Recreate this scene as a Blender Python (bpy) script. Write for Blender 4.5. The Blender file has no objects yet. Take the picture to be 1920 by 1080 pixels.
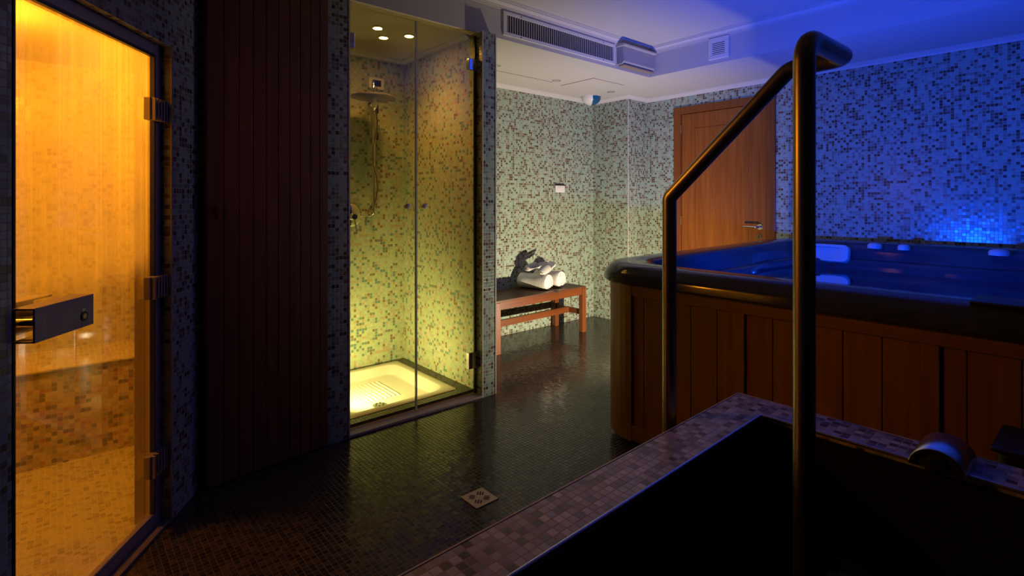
import bpy, bmesh, math, random
from mathutils import Vector, Matrix
random.seed(7)
PI = math.pi
sc = bpy.context.scene
col = sc.collection

# ------------------------------------------------------------------ camera
YAW = math.atan2(0.653, 0.757)
cam_d = bpy.data.cameras.new('camera')
cam = bpy.data.objects.new('camera', cam_d)
col.objects.link(cam)
cam.location = (0, 0, 1.25)
cam.rotation_euler = (PI / 2, 0, -YAW)
cam_d.sensor_width = 36.0
cam_d.lens = 36.0 * 989.0 / 1920.0
cam_d.shift_y = -162.0 / 1920.0
cam_d.clip_start = 0.02
cam_d.clip_end = 60
sc.camera = cam

# ------------------------------------------------------------------ world, exposure
w = bpy.data.worlds.new('world')
sc.world = w
w.use_nodes = True
w.node_tree.nodes['Background'].inputs[0].default_value = (0.02, 0.02, 0.04, 1)
w.node_tree.nodes['Background'].inputs[1].default_value = 0.0
sc.view_settings.view_transform = 'Standard'
sc.view_settings.look = 'None'
sc.view_settings.gamma = 1
sc.view_settings.exposure = -0.1
sc.view_settings.use_curve_mapping = False
sc.cycles.use_denoising = True
sc.cycles.sample_clamp_indirect = 4.0
sc.cycles.max_bounces = 10
sc.cycles.diffuse_bounces = 5
sc.cycles.transparent_max_bounces = 16
sc.cycles.caustics_reflective = False
sc.cycles.caustics_refractive = False


def aim(o, target):
    d = Vector(target) - Vector(o.location)
    o.rotation_euler = d.to_track_quat('-Z', 'Y').to_euler()


def lamp(name, kind, loc, energy, color, target=None, size=0.05, size_y=None, cone=60, blend=0.3, spread=None):
    l = bpy.data.lights.new(name, kind)
    l.energy = energy
    l.color = color
    if kind == 'AREA':
        l.shape = 'RECTANGLE'
        l.size = size
        l.size_y = size_y or size
        if spread:
            l.spread = math.radians(spread)
    else:
        l.shadow_soft_size = size
    if kind == 'SPOT':
        l.spot_size = math.radians(cone)
        l.spot_blend = blend
    o = bpy.data.objects.new(name, l)
    col.objects.link(o)
    o.location = loc
    if target:
        aim(o, target)
    return o


WARM = (1.0, 0.60, 0.22)
AMBER = (1.0, 0.325, 0.013)
BLUE = (0.001, 0.066, 1.0)
# three recessed shower spots
SPOTS = [(1.522, 3.054), (1.640, 3.206), (1.751, 3.065)]
for x, y in SPOTS:
    lamp('shower_spot_light', 'SPOT', (x, y, 2.325), 13, (1.0, 0.40, 0.08), (x, y, 0), size=0.03, cone=125, blend=0.9)
# lamp standing on the shower floor, behind the left post
lamp('shower_floor_light', 'SPOT', (1.262, 3.00, 0.155), 58, (1.0, 0.77, 0.26), (1.85, 3.45, 0.16), size=0.03, cone=142, blend=1.0)
# amber steam room lamp (on the ceiling, left of the door)
lamp('steam_light', 'POINT', (-0.28, 2.75, 1.86), 88, AMBER, size=0.09)
# warm white floor lamp beside the hot tub, aimed up at the bench wall
LL = (3.40, 1.955, 0.115)
lamp('floor_spot_light', 'SPOT', LL, 235, (1.0, 0.82, 0.55), (3.62, 3.79, 0.76), size=0.022, cone=168, blend=0.95)
# blue underwater lamp in the hot tub's front wall
lamp('tub_light', 'SPOT', (2.52, 1.00, 0.815), 255, BLUE, (4.78, 0.75, 2.2), size=0.035, cone=165, blend=1.0)


# ------------------------------------------------------------------ materials
def new_mat(name):
    m = bpy.data.materials.new(name)
    m.use_nodes = True
    nt = m.node_tree
    b = nt.nodes['Principled BSDF']
    return m, nt, b


def plain(name, color, rough=0.5, metal=0.0, spec=0.5, noise=0.0, nscale=20.0, bump=0.0):
    m, nt, b = new_mat(name)
    b.inputs['Base Color'].default_value = (*color, 1)
    b.inputs['Roughness'].default_value = rough
    b.inputs['Metallic'].default_value = metal
    b.inputs['Specular IOR Level'].default_value = spec
    if noise or bump:
        tc = nt.nodes.new('ShaderNodeTexCoord')
        n = nt.nodes.new('ShaderNodeTexNoise')
        n.inputs['Scale'].default_value = nscale
        n.inputs['Detail'].default_value = 5
        nt.links.new(tc.outputs['Object'], n.inputs['Vector'])
        if noise:
            mx = nt.nodes.new('ShaderNodeMix')
            mx.data_type = 'RGBA'
            mx.inputs[6].default_value = (*[c * (1 - noise) for c in color], 1)
            mx.inputs[7].default_value = (*[min(1, c * (1 + noise)) for c in color], 1)
            nt.links.new(n.outputs['Fac'], mx.inputs[0])
            nt.links.new(mx.outputs[2], b.inputs['Base Color'])
        if bump:
            bp = nt.nodes.new('ShaderNodeBump')
            bp.inputs['Strength'].default_value = bump
            bp.inputs['Distance'].default_value = 0.01
            nt.links.new(n.outputs['Fac'], bp.inputs['Height'])
            nt.links.new(bp.outputs['Normal'], b.inputs['Normal'])
    return m


def mosaic(name, palette, grout, pitch=0.021, rough=0.22, joint=0.07, tilt=0.05, spec=0.5, metal=0.0):
    """palette: list of (position, rgb) for a constant ramp read by a per-tile random value"""
    m, nt, b = new_mat(name)
    N, L = nt.nodes.new, nt.links.new
    uv = N('ShaderNodeTexCoord')
    sca = N('ShaderNodeVectorMath'); sca.operation = 'SCALE'
    sca.inputs['Scale'].default_value = 1.0 / pitch
    L(uv.outputs['UV'], sca.inputs[0])
    fl = N('ShaderNodeVectorMath'); fl.operation = 'FLOOR'
    L(sca.outputs[0], fl.inputs[0])
    fr = N('ShaderNodeVectorMath'); fr.operation = 'FRACTION'
    L(sca.outputs[0], fr.inputs[0])
    wn = N('ShaderNodeTexWhiteNoise'); wn.noise_dimensions = '3D'
    L(fl.outputs[0], wn.inputs['Vector'])
    ramp = N('ShaderNodeValToRGB')
    ramp.color_ramp.interpolation = 'CONSTANT'
    e = ramp.color_ramp.elements
    while len(e) > 1:
        e.remove(e[-1])
    e[0].position = palette[0][0]; e[0].color = (*palette[0][1], 1)
    for p, c in palette[1:]:
        k = e.new(p); k.color = (*c, 1)
    L(wn.outputs['Value'], ramp.inputs[0])
    # within-tile variation (veined glass)
    vein = N('ShaderNodeTexNoise'); vein.inputs['Scale'].default_value = 1.3; vein.inputs['Detail'].default_value = 3
    L(sca.outputs[0], vein.inputs['Vector'])
    vr = N('ShaderNodeMapRange'); vr.inputs[3].default_value = 0.72; vr.inputs[4].default_value = 1.28
    L(vein.outputs['Fac'], vr.inputs[0])
    mul = N('ShaderNodeVectorMath'); mul.operation = 'SCALE'
    L(ramp.outputs[0], mul.inputs[0]); L(vr.outputs[0], mul.inputs['Scale'])
    # joint mask
    sep = N('ShaderNodeSeparateXYZ'); L(fr.outputs[0], sep.inputs[0])
    def dist(i):
        a = N('ShaderNodeMath'); a.operation = 'SUBTRACT'; a.inputs[1].default_value = 0.5
        L(sep.outputs[i], a.inputs[0])
        c = N('ShaderNodeMath'); c.operation = 'ABSOLUTE'; L(a.outputs[0], c.inputs[0])
        return c
    mxm = N('ShaderNodeMath'); mxm.operation = 'MAXIMUM'
    L(dist(0).outputs[0], mxm.inputs[0]); L(dist(1).outputs[0], mxm.inputs[1])
    mr = N('ShaderNodeMapRange')
    mr.inputs[1].default_value = 0.5 - joint; mr.inputs[2].default_value = 0.5 - joint * 0.45
    L(mxm.outputs[0], mr.inputs[0])
    mix = N('ShaderNodeMix'); mix.data_type = 'RGBA'
    L(mr.outputs[0], mix.inputs[0]); L(mul.outputs[0], mix.inputs[6])
    mix.inputs[7].default_value = (*grout, 1)
    L(mix.outputs[2], b.inputs['Base Color'])
    rr = N('ShaderNodeMapRange'); rr.inputs[3].default_value = rough; rr.inputs[4].default_value = 0.8
    L(mr.outputs[0], rr.inputs[0]); L(rr.outputs[0], b.inputs['Roughness'])
    b.inputs['Specular IOR Level'].default_value = spec
    b.inputs['Metallic'].default_value = metal
    # each tile sits at a slightly different tilt
    sb = N('ShaderNodeVectorMath'); sb.operation = 'SUBTRACT'; sb.inputs[1].default_value = (.5, .5, .5)
    L(wn.outputs['Color'], sb.inputs[0])
    ss = N('ShaderNodeVectorMath'); ss.operation = 'SCALE'; ss.inputs['Scale'].default_value = tilt
    L(sb.outputs[0], ss.inputs[0])
    geo = N('ShaderNodeNewGeometry')
    ad = N('ShaderNodeVectorMath'); ad.operation = 'ADD'
    L(geo.outputs['Normal'], ad.inputs[0]); L(ss.outputs[0], ad.inputs[1])
    nm = N('ShaderNodeVectorMath'); nm.operation = 'NORMALIZE'; L(ad.outputs[0], nm.inputs[0])
    inv = N('ShaderNodeMath'); inv.operation = 'SUBTRACT'; inv.inputs[0].default_value = 1.0
    L(mr.outputs[0], inv.inputs[1])
    bp = N('ShaderNodeBump'); bp.inputs['Strength'].default_value = 0.35; bp.inputs['Distance'].default_value = 0.0015
    L(inv.outputs[0], bp.inputs['Height']); L(nm.outputs[0], bp.inputs['Normal'])
    L(bp.outputs['Normal'], b.inputs['Normal'])
    return m


def wood(name, c0, c1, rough=0.4, axis='Z', scale=1.0, spec=0.4):
    m, nt, b = new_mat(name)
    N, L = nt.nodes.new, nt.links.new
    tc = N('ShaderNodeTexCoord')
    mp = N('ShaderNodeMapping')
    s = {'Z': (30, 30, 1.6), 'X': (1.6, 30, 30), 'Y': (30, 1.6, 30)}[axis]
    mp.inputs['Scale'].default_value = [k * scale for k in s]
    L(tc.outputs['Object'], mp.inputs[0])
    n = N('ShaderNodeTexNoise'); n.inputs['Scale'].default_value = 1.0; n.inputs['Detail'].default_value = 7
    n.inputs['Distortion'].default_value = 0.6
    L(mp.outputs[0], n.inputs['Vector'])
    cr = N('ShaderNodeValToRGB')
    cr.color_ramp.elements[0].position = 0.3; cr.color_ramp.elements[0].color = (*c0, 1)
    cr.color_ramp.elements[1].position = 0.72; cr.color_ramp.elements[1].color = (*c1, 1)
    L(n.outputs['Fac'], cr.inputs[0])
    L(cr.outputs[0], b.inputs['Base Color'])
    bp = N('ShaderNodeBump'); bp.inputs['Strength'].default_value = 0.12; bp.inputs['Distance'].default_value = 0.002
    L(n.outputs['Fac'], bp.inputs['Height']); L(bp.outputs['Normal'], b.inputs['Normal'])
    b.inputs['Roughness'].default_value = rough
    b.inputs['Specular IOR Level'].default_value = spec
    return m


def glass(name, tint=(0.93, 0.97, 0.92), gloss=1.0, wet=False):
    m = bpy.data.materials.new(name)
    m.use_nodes = True
    nt = m.node_tree
    N, L = nt.nodes.new, nt.links.new
    nt.nodes.clear()
    out = N('ShaderNodeOutputMaterial')
    tr = N('ShaderNodeBsdfTransparent'); tr.inputs[0].default_value = (*tint, 1)
    gl = N('ShaderNodeBsdfGlossy'); gl.inputs['Roughness'].default_value = 0.02
    fr = N('ShaderNodeFresnel'); fr.inputs['IOR'].default_value = 1.45
    fm = N('ShaderNodeMath'); fm.operation = 'MULTIPLY'; fm.inputs[1].default_value = gloss
    L(fr.outputs[0], fm.inputs[0])
    mx = N('ShaderNodeMixShader')
    L(fm.outputs[0], mx.inputs[0]); L(tr.outputs[0], mx.inputs[1]); L(gl.outputs[0], mx.inputs[2])
    last = mx
    if wet:
        tc = N('ShaderNodeTexCoord')
        # runs of water: noise stretched downwards
        mp = N('ShaderNodeMapping'); mp.inputs['Scale'].default_value = (60, 60, 0.7)
        L(tc.outputs['Object'], mp.inputs[0])
        n1 = N('ShaderNodeTexNoise'); n1.inputs['Scale'].default_value = 1.0; n1.inputs['Detail'].default_value = 2.5
        n1.inputs['Distortion'].default_value = 0.35
        L(mp.outputs[0], n1.inputs['Vector'])
        st = N('ShaderNodeMapRange'); st.inputs[1].default_value = 0.52; st.inputs[2].default_value = 0.80
        L(n1.outputs['Fac'], st.inputs[0])
        # fogged film with a ragged lower edge
        mp2 = N('ShaderNodeMapping'); mp2.inputs['Scale'].default_value = (26, 26, 2.2)
        L(tc.outputs['Object'], mp2.inputs[0])
        n2 = N('ShaderNodeTexNoise'); n2.inputs['Scale'].default_value = 1.0; n2.inputs['Detail'].default_value = 3
        L(mp2.outputs[0], n2.inputs['Vector'])
        sep = N('ShaderNodeSeparateXYZ'); L(tc.outputs['Object'], sep.inputs[0])
        a = N('ShaderNodeMath'); a.operation = 'MULTIPLY_ADD'; a.inputs[1].default_value = 0.24
        L(n2.outputs['Fac'], a.inputs[0]); L(sep.outputs['Z'], a.inputs[2])
        fog = N('ShaderNodeMapRange'); fog.inputs[1].default_value = 1.06; fog.inputs[2].default_value = 1.16
        L(a.outputs[0], fog.inputs[0])
        bl = N('ShaderNodeTexNoise'); bl.inputs['Scale'].default_value = 5.0; bl.inputs['Detail'].default_value = 4
        L(tc.outputs['Object'], bl.inputs['Vector'])
        bm_ = N('ShaderNodeMapRange'); bm_.inputs[1].default_value = 0.3; bm_.inputs[2].default_value = 0.7
        bm_.inputs[3].default_value = 0.20; bm_.inputs[4].default_value = 0.36
        L(bl.outputs['Fac'], bm_.inputs[0])
        f1 = N('ShaderNodeMath'); f1.operation = 'MULTIPLY_ADD'; f1.inputs[1].default_value = 0.30
        L(st.outputs[0], f1.inputs[0]); L(bm_.outputs[0], f1.inputs[2])
        f3 = N('ShaderNodeMath'); f3.operation = 'MULTIPLY'; f3.inputs[1].default_value = 0.62
        L(f1.outputs[0], f3.inputs[0])
        f2 = N('ShaderNodeMath'); f2.operation = 'MULTIPLY'
        L(f3.outputs[0], f2.inputs[0]); L(fog.outputs[0], f2.inputs[1])
        tl = N('ShaderNodeBsdfTranslucent'); tl.inputs[0].default_value = (0.85, 0.85, 0.85, 1)
        mf = N('ShaderNodeMixShader')
        L(f2.outputs[0], mf.inputs[0]); L(last.outputs[0], mf.inputs[1]); L(tl.outputs[0], mf.inputs[2])
        # droplets: tiny dark/bright beads
        vo = N('ShaderNodeTexVoronoi'); vo.inputs['Scale'].default_value = 75
        L(tc.outputs['Object'], vo.inputs['Vector'])
        dr = N('ShaderNodeMapRange'); dr.inputs[1].default_value = 0.13; dr.inputs[2].default_value = 0.09
        L(vo.outputs['Distance'], dr.inputs[0])
        pick = N('ShaderNodeSeparateColor'); L(vo.outputs['Color'], pick.inputs[0])
        pk = N('ShaderNodeMath'); pk.operation = 'GREATER_THAN'; pk.inputs[1].default_value = 0.72
        L(pick.outputs[0], pk.inputs[0])
        dm = N('ShaderNodeMath'); dm.operation = 'MULTIPLY'
        L(dr.outputs[0], dm.inputs[0]); L(pk.outputs[0], dm.inputs[1])
        dm2 = N('ShaderNodeMath'); dm2.operation = 'MULTIPLY'; dm2.inputs[1].default_value = 0.55
        L(dm.outputs[0], dm2.inputs[0])
        rg = N('ShaderNodeBsdfGlossy'); rg.inputs['Roughness'].default_value = 0.1
        md = N('ShaderNodeMixShader')
        L(dm2.outputs[0], md.inputs[0]); L(mf.outputs[0], md.inputs[1]); L(rg.outputs[0], md.inputs[2])
        last = md
    L(last.outputs[0], out.inputs[0])
    return m


def emit(name, color, strength):
    m, nt, b = new_mat(name)
    b.inputs['Base Color'].default_value = (*color, 1)
    b.inputs['Emission Color'].default_value = (*color, 1)
    b.inputs['Emission Strength'].default_value = strength
    return m


MINT = [(0.0, (0.26, 0.39, 0.31)), (0.28, (0.31, 0.43, 0.355)), (0.50, (0.21, 0.295, 0.235)), (0.60, (0.235, 0.25, 0.20)),
        (0.70, (0.15, 0.15, 0.105)), (0.77, (0.066, 0.062, 0.042)), (0.87, (0.10, 0.088, 0.058)), (0.95, (0.20, 0.185, 0.145))]
SHOW_LIT = [(0.0, (0.40, 0.50, 0.36)), (0.42, (0.34, 0.45, 0.34)), (0.62, (0.42, 0.36, 0.27)), (0.76, (0.13, 0.26, 0.24)),
        (0.88, (0.22, 0.16, 0.10)), (0.95, (0.5, 0.5, 0.44))]  # lighter copy of the mint tiles, with the shower's light put in the colours
STEAM = [(0.0, (0.62, 0.60, 0.56)), (0.55, (0.50, 0.47, 0.43)), (0.72, (0.56, 0.56, 0.5)), (0.86, (0.42, 0.38, 0.34))]
BENCHT = [(0.0, (0.48, 0.43, 0.36)), (0.22, (0.64, 0.57, 0.48)), (0.5, (0.38, 0.34, 0.28)), (0.62, (0.58, 0.42, 0.31)),
          (0.75, (0.22, 0.18, 0.13)), (0.92, (0.5, 0.28, 0.17))]
RIM = [(0.0, (0.28, 0.33, 0.40)), (0.3, (0.20, 0.22, 0.27)), (0.5, (0.38, 0.41, 0.45)), (0.65, (0.11, 0.115, 0.13)),
       (0.82, (0.25, 0.23, 0.25)), (0.93, (0.06, 0.06, 0.065))]
DARKF = [(0.0, (0.026, 0.024, 0.020)), (0.3, (0.038, 0.034, 0.027)), (0.55, (0.018, 0.016, 0.014)), (0.8, (0.055, 0.043, 0.032))]
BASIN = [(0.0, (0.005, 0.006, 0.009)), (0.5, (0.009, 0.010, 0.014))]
M = {}
M['mint'] = mosaic('mint_mosaic', MINT, (0.50, 0.43, 0.33))
M['shower'] = mosaic('lit_shower_mosaic', SHOW_LIT, (0.55, 0.46, 0.30), tilt=0.08, rough=0.3)
M['steam'] = mosaic('steam_mosaic', STEAM, (0.62, 0.55, 0.45), rough=0.25)
M['steambench'] = mosaic('steam_bench_mosaic', BENCHT, (0.55, 0.48, 0.38), rough=0.25)
M['rim'] = mosaic('rim_mosaic', RIM, (0.36, 0.25, 0.22), rough=0.3)
M['floor'] = mosaic('floor_mosaic', DARKF, (0.06, 0.038, 0.022), pitch=0.021, rough=0.16, tilt=0.045)
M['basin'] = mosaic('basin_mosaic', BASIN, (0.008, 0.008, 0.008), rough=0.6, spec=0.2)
M['plaster'] = plain('white_plaster', (0.56, 0.545, 0.53), 0.85, noise=0.03, nscale=9, bump=0.05)
M['cornice'] = plain('cornice_paint', (0.62, 0.60, 0.59), 0.6)
M['whiteplastic'] = plain('white_plastic', (0.75, 0.74, 0.72), 0.4)
M['greyplastic'] = plain('grey_plastic', (0.45, 0.44, 0.44), 0.35)
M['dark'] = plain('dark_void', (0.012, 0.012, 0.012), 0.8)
M['blackplastic'] = plain('black_plastic', (0.012, 0.012, 0.013), 0.45)
M['steel'] = plain('brushed_steel', (0.62, 0.60, 0.57), 0.24, 1.0)
M['railsteel'] = plain('rail_steel', (0.30, 0.275, 0.255), 0.33, 1.0)
M['chrome'] = plain('chrome', (0.85, 0.85, 0.86), 0.08, 1.0)
M['alu'] = plain('anodised_aluminium', (0.30, 0.27, 0.29), 0.45, 0.35)
M['porcelain'] = plain('porcelain', (0.84, 0.82, 0.78), 0.18)
M['acrylic'] = plain('marbled_acrylic', (0.034, 0.040, 0.060), 0.12, noise=0.25, nscale=7)
M['pillow'] = plain('pillow_foam', (0.42, 0.46, 0.52), 0.5)
M['towel'] = plain('towel_cotton', (0.80, 0.77, 0.71), 0.95, noise=0.06, nscale=120, bump=0.5)
M['slipper'] = plain('slipper_felt', (0.50, 0.48, 0.47), 0.95, noise=0.1, nscale=60)
M['sole'] = plain('slipper_sole', (0.78, 0.75, 0.70), 0.8)
M['doorwood'] = wood('cherry_veneer', (0.21, 0.056, 0.010), (0.31, 0.095, 0.017), 0.32)
M['doorframe'] = wood('cherry_frame', (0.17, 0.045, 0.009), (0.24, 0.070, 0.014), 0.35)
M['cedar'] = wood('cedar', (0.18, 0.074, 0.009), (0.26, 0.114, 0.015), 0.45)
M['cedarrail'] = wood('cedar_rail', (0.165, 0.069, 0.010), (0.24, 0.107, 0.017), 0.45, axis='Y')
M['saunawood'] = wood('sauna_boards', (0.13, 0.052, 0.016), (0.20, 0.082, 0.026), 0.6)
M['benchwood'] = wood('bench_wood', (0.11, 0.028, 0.007), (0.18, 0.052, 0.012), 0.38, axis='X')
M['benchleg'] = wood('bench_leg_wood', (0.12, 0.032, 0.008), (0.19, 0.057, 0.014), 0.38, axis='Z')
M['slat'] = wood('bench_slat_wood', (0.075, 0.026, 0.011), (0.13, 0.046, 0.018), 0.4, axis='X')
M['glass'] = glass('shower_glass', (0.90, 0.93, 0.84), 0.8)
M['wetglass'] = glass('steam_glass', (0.93, 0.93, 0.90), 0.5, wet=True)
M['beige'] = plain('drain_brass', (0.42, 0.34, 0.26), 0.4, 0.5)
M['jamb'] = plain('steam_jamb', (0.62, 0.50, 0.40), 0.6)
M['bluelens'] = plain('blue_lens', (0.01, 0.10, 0.22), 0.2)
M['maroon'] = plain('maroon_plastic', (0.07, 0.02, 0.02), 0.5)
M['clearplastic'] = plain('frosted_cover', (0.42, 0.40, 0.42), 0.3)
M['spotlens'] = emit('spot_lens', (1.0, 0.48, 0.12), 130)
M['amberlens'] = emit('amber_lens', (1.0, 0.5, 0.06), 4)
M['deadlens'] = plain('lamp_glass', (0.55, 0.53, 0.50), 0.15)

# water
m = glass('tub_water', (0.62, 0.74, 0.95), 1.0)
M['water'] = m
nt = m.node_tree
n_ = nt.nodes.new('ShaderNodeTexNoise'); n_.inputs['Scale'].default_value = 9; n_.inputs['Detail'].default_value = 2
tc_ = nt.nodes.new('ShaderNodeTexCoord'); nt.links.new(tc_.outputs['Object'], n_.inputs['Vector'])
b_ = nt.nodes.new('ShaderNodeBump'); b_.inputs['Strength'].default_value = 0.05; b_.inputs['Distance'].default_value = 0.01
nt.links.new(n_.outputs['Fac'], b_.inputs['Height'])
for nd in nt.nodes:
    if nd.type in ('BSDF_GLOSSY', 'FRESNEL'):
        nt.links.new(b_.outputs['Normal'], nd.inputs['Normal'])
        if nd.type == 'FRESNEL':
            nd.inputs['IOR'].default_value = 1.33


# ------------------------------------------------------------------ helpers
def wmat(o):
    mtx = Matrix.LocRotScale(o.location, o.rotation_euler, o.scale)
    return wmat(o.parent) @ mtx if o.parent else mtx


def tag(o, label, cat, group=None, kind=None):
    if label: o['label'] = label
    if cat: o['category'] = cat
    if group: o['group'] = group
    if kind: o['kind'] = kind
    return o


def thing(name, loc, label, cat, group=None, rz=0.0, kind=None):
    o = bpy.data.objects.new(name, None)
    col.objects.link(o)
    o.empty_display_size = 0.05
    o.location = loc
    o.rotation_euler = (0, 0, rz)
    return tag(o, label, cat, group, kind)


class MB:
    """collects shapes (given in world metres, or in the frame xf) into one mesh"""
    def __init__(self, xf=None):
        self.bm = bmesh.new()
        self.xf = xf

    def box(self, x0, x1, y0, y1, z0, z1, bev=0.0, rot=None, seg=2):
        r = bmesh.ops.create_cube(self.bm, size=1)
        vs = r['verts']
        c = Vector(((x0 + x1) / 2, (y0 + y1) / 2, (z0 + z1) / 2))
        s = Vector((abs(x1 - x0), abs(y1 - y0), abs(z1 - z0)))
        for v in vs:
            v.co = Vector((v.co.x * s.x, v.co.y * s.y, v.co.z * s.z))
        if bev:
            es = list({e for v in vs for e in v.link_edges})
            rb = bmesh.ops.bevel(self.bm, geom=es, offset=bev, segments=seg, affect='EDGES', profile=0.5)
            vs = list({v for f in rb['faces'] for v in f.verts} | {v for v in vs if v.is_valid})
        for v in vs:
            if rot:
                v.co = rot @ v.co
            v.co += c
        return self

    def poly(self, pts, z0, z1):
        n = len(pts)
        a = [self.bm.verts.new((p[0], p[1], z0)) for p in pts]
        b = [self.bm.verts.new((p[0], p[1], z1)) for p in pts]
        self.bm.faces.new(a[::-1]); self.bm.faces.new(b)
        for i in range(n):
            j = (i + 1) % n
            self.bm.faces.new((a[i], a[j], b[j], b[i]))
        return self

    def loft(self, rings, closed=True, cap0=False, cap1=False):
        R = [[self.bm.verts.new(p) for p in r] for r in rings]
        n = len(rings[0])
        for k in range(len(R) - 1):
            for i in range(n if closed else n - 1):
                j = (i + 1) % n
                self.bm.faces.new((R[k][i], R[k][j], R[k + 1][j], R[k + 1][i]))
        if cap0: self.bm.faces.new(R[0][::-1])
        if cap1: self.bm.faces.new(R[-1])
        return self

    def tube(self, path, r, seg=14, caps=True):
        path = [Vector(p) for p in path]
        rr = r if isinstance(r, (list, tuple)) else [r] * len(path)
        rings = []
        up = None
        for i, p in enumerate(path):
            if i == 0: t = path[1] - p
            elif i == len(path) - 1: t = p - path[i - 1]
            else: t = (p - path[i - 1]).normalized() + (path[i + 1] - p).normalized()
            t.normalize()
            if up is None:
                up = Vector((0, 0, 1)) if abs(t.z) < 0.9 else Vector((1, 0, 0))
            a = t.cross(up)
            if a.length < 1e-4:
                a = t.orthogonal()
            a.normalize()
            b = a.cross(t).normalized()
            up = b
            # keep cross-section constant through bends
            rings.append([p + (a * math.cos(q) + b * math.sin(q)) * rr[i] for q in [2 * PI * k / seg for k in range(seg)]])
        return self.loft(rings, True, caps, caps)

    def lathe(self, prof, c=(0, 0, 0), axis='Z', seg=28):
        """prof: list of (radius, height); caps where the radius is not zero"""
        rings = []
        for r, h in prof:
            ring = []
            for k in range(seg):
                q = 2 * PI * k / seg
                u, v = max(r, 1e-4) * math.cos(q), max(r, 1e-4) * math.sin(q)
                if axis == 'Z': p = (u, v, h)
                elif axis == 'X': p = (h, u, v)
                else: p = (v, h, u)
                ring.append((p[0] + c[0], p[1] + c[1], p[2] + c[2]))
            rings.append(ring)
        return self.loft(rings, True, True, True)

    def sweep(self, path, prof, closed=False):
        """path: xy points; prof: (offset to the left of travel, z) outline, closed; mitred corners"""
        P = [Vector((p[0], p[1])) for p in path]
        n = len(P)
        rings = []
        for i in range(n):
            dn = (P[(i + 1) % n] - P[i]).normalized() if (i < n - 1 or closed) else None
            dp = (P[i] - P[i - 1]).normalized() if (i > 0 or closed) else None
            if dn is None: dn = dp
            if dp is None: dp = dn
            n1, n2 = Vector((-dp.y, dp.x)), Vector((-dn.y, dn.x))
            mt = (n1 + n2)
            mt = mt / max(0.2, mt.length_squared / 2)
            rings.append([(P[i].x + mt.x * o, P[i].y + mt.y * o, z) for o, z in prof])
        if closed:
            rings.append(rings[0])
        return self.loft(rings, True, not closed, not closed)

    def build(self, name, mat, parent=None, smooth=False, origin=None, sub=0, bevel=0.0):
        bm = self.bm
        bmesh.ops.recalc_face_normals(bm, faces=bm.faces)
        uvl = bm.loops.layers.uv.new('UVMap')
        for f in bm.faces:
            nx, ny, nz = abs(f.normal.x), abs(f.normal.y), abs(f.normal.z)
            for l in f.loops:
                c = l.vert.co
                if nz >= nx and nz >= ny: l[uvl].uv = (c.x + 50, c.y + 50)
                elif nx >= ny: l[uvl].uv = (c.y + 50, c.z + 50)
                else: l[uvl].uv = (c.x + 50, c.z + 50)
        if self.xf:
            bm.transform(self.xf)
        o = bpy.data.objects.new(name, None if False else bpy.data.meshes.new(name))
        col.objects.link(o)
        if parent:
            o.parent = parent
            bm.transform(wmat(parent).inverted())
        elif origin:
            o.location = origin
            bm.transform(Matrix.Translation(-Vector(origin)))
        if smooth:
            for f in bm.faces: f.smooth = True
        bm.to_mesh(o.data)
        bm.free()
        o.data.materials.append(mat)
        if smooth:
            bmd = o.modifiers.new('edges', 'EDGE_SPLIT'); bmd.split_angle = math.radians(42)
        if bevel:
            b = o.modifiers.new('bevel', 'BEVEL'); b.width = bevel; b.segments = 2; b.limit_method = 'ANGLE'
        if sub:
            s = o.modifiers.new('subdivision', 'SUBSURF'); s.levels = sub; s.render_levels = sub
        return o


def struct(mb, name, mat, label, cat, **k):
    o = mb.build(name, mat, **k)
    return tag(o, label, cat, None, 'structure')


def rrect(x0, x1, y0, y1, r, z, seg=10, amp=None):
    pts = []
    for cx, cy, a0 in ((x1 - r, y1 - r, 0), (x0 + r, y1 - r, PI / 2), (x0 + r, y0 + r, PI), (x1 - r, y0 + r, 1.5 * PI)):
        for k in range(seg + 1):
            a = a0 + (PI / 2) * k / seg
            pts.append((cx + r * math.cos(a), cy + r * math.sin(a), z))
    return pts


# ------------------------------------------------------------------ the setting
# key planes
YS, YB, YSB = 2.67, 3.79, 3.67          # front of the shower posts, wall behind the bench, back of the shower
XR, XP = 4.784, 4.449                   # wall with the door, pier in the corner
XB, YBM = 3.935, 2.72                   # faces of the lowered ceiling
ZS, ZC = 2.34, 2.59                     # lowered ceiling, high ceiling
SA = math.atan2(0.822, 0.570)           # the steam room's wall: local x runs along it, local y points into the steam room
SX = Matrix.Translation((0.3365, 2.435, 0)) @ Matrix.Rotation(SA, 4, 'Z')
def sp(s, y):
    v = SX @ Vector((s, y, 0)); return (v.x, v.y)

hx0, hx1, hy0, hy1 = -0.20, 1.68, -0.70, 0.77
mb = MB()
mb.box(-1.7, hx0, -2.1, 2.7, -0.12, 0); mb.box(hx1, 4.9, -2.1, 2.7, -0.12, 0)
mb.box(hx0, hx1, -2.1, hy0, -0.12, 0); mb.box(hx0, hx1, hy1, 2.7, -0.12, 0)
mb.box(-1.7, 1.19, 2.7, 3.9, -.12, 0); mb.box(1.95, 4.9, 2.7, 3.9, -.12, 0)
mb.box(1.19, 1.95, 2.7, 2.84, -.12, 0); mb.box(1.19, 1.95, 3.61, 3.9, -.12, 0)
struct(mb, 'floor', M['floor'], 'dark brown and black small mosaic tile floor, wet and glossy', 'floor')
mb = MB(); mb.box(-1.7, 4.9, -2.1, 3.9, ZC, ZC + 0.1)
struct(mb, 'ceiling', M['plaster'], 'high white plaster ceiling washed blue on the right', 'ceiling')
mb = MB()
mb.poly([(1.06, YBM), (XB, YBM), (XB, -2.0), (XR, -2.0), (XR, 3.8), (1.06, 3.8)], ZS, ZC)
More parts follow.
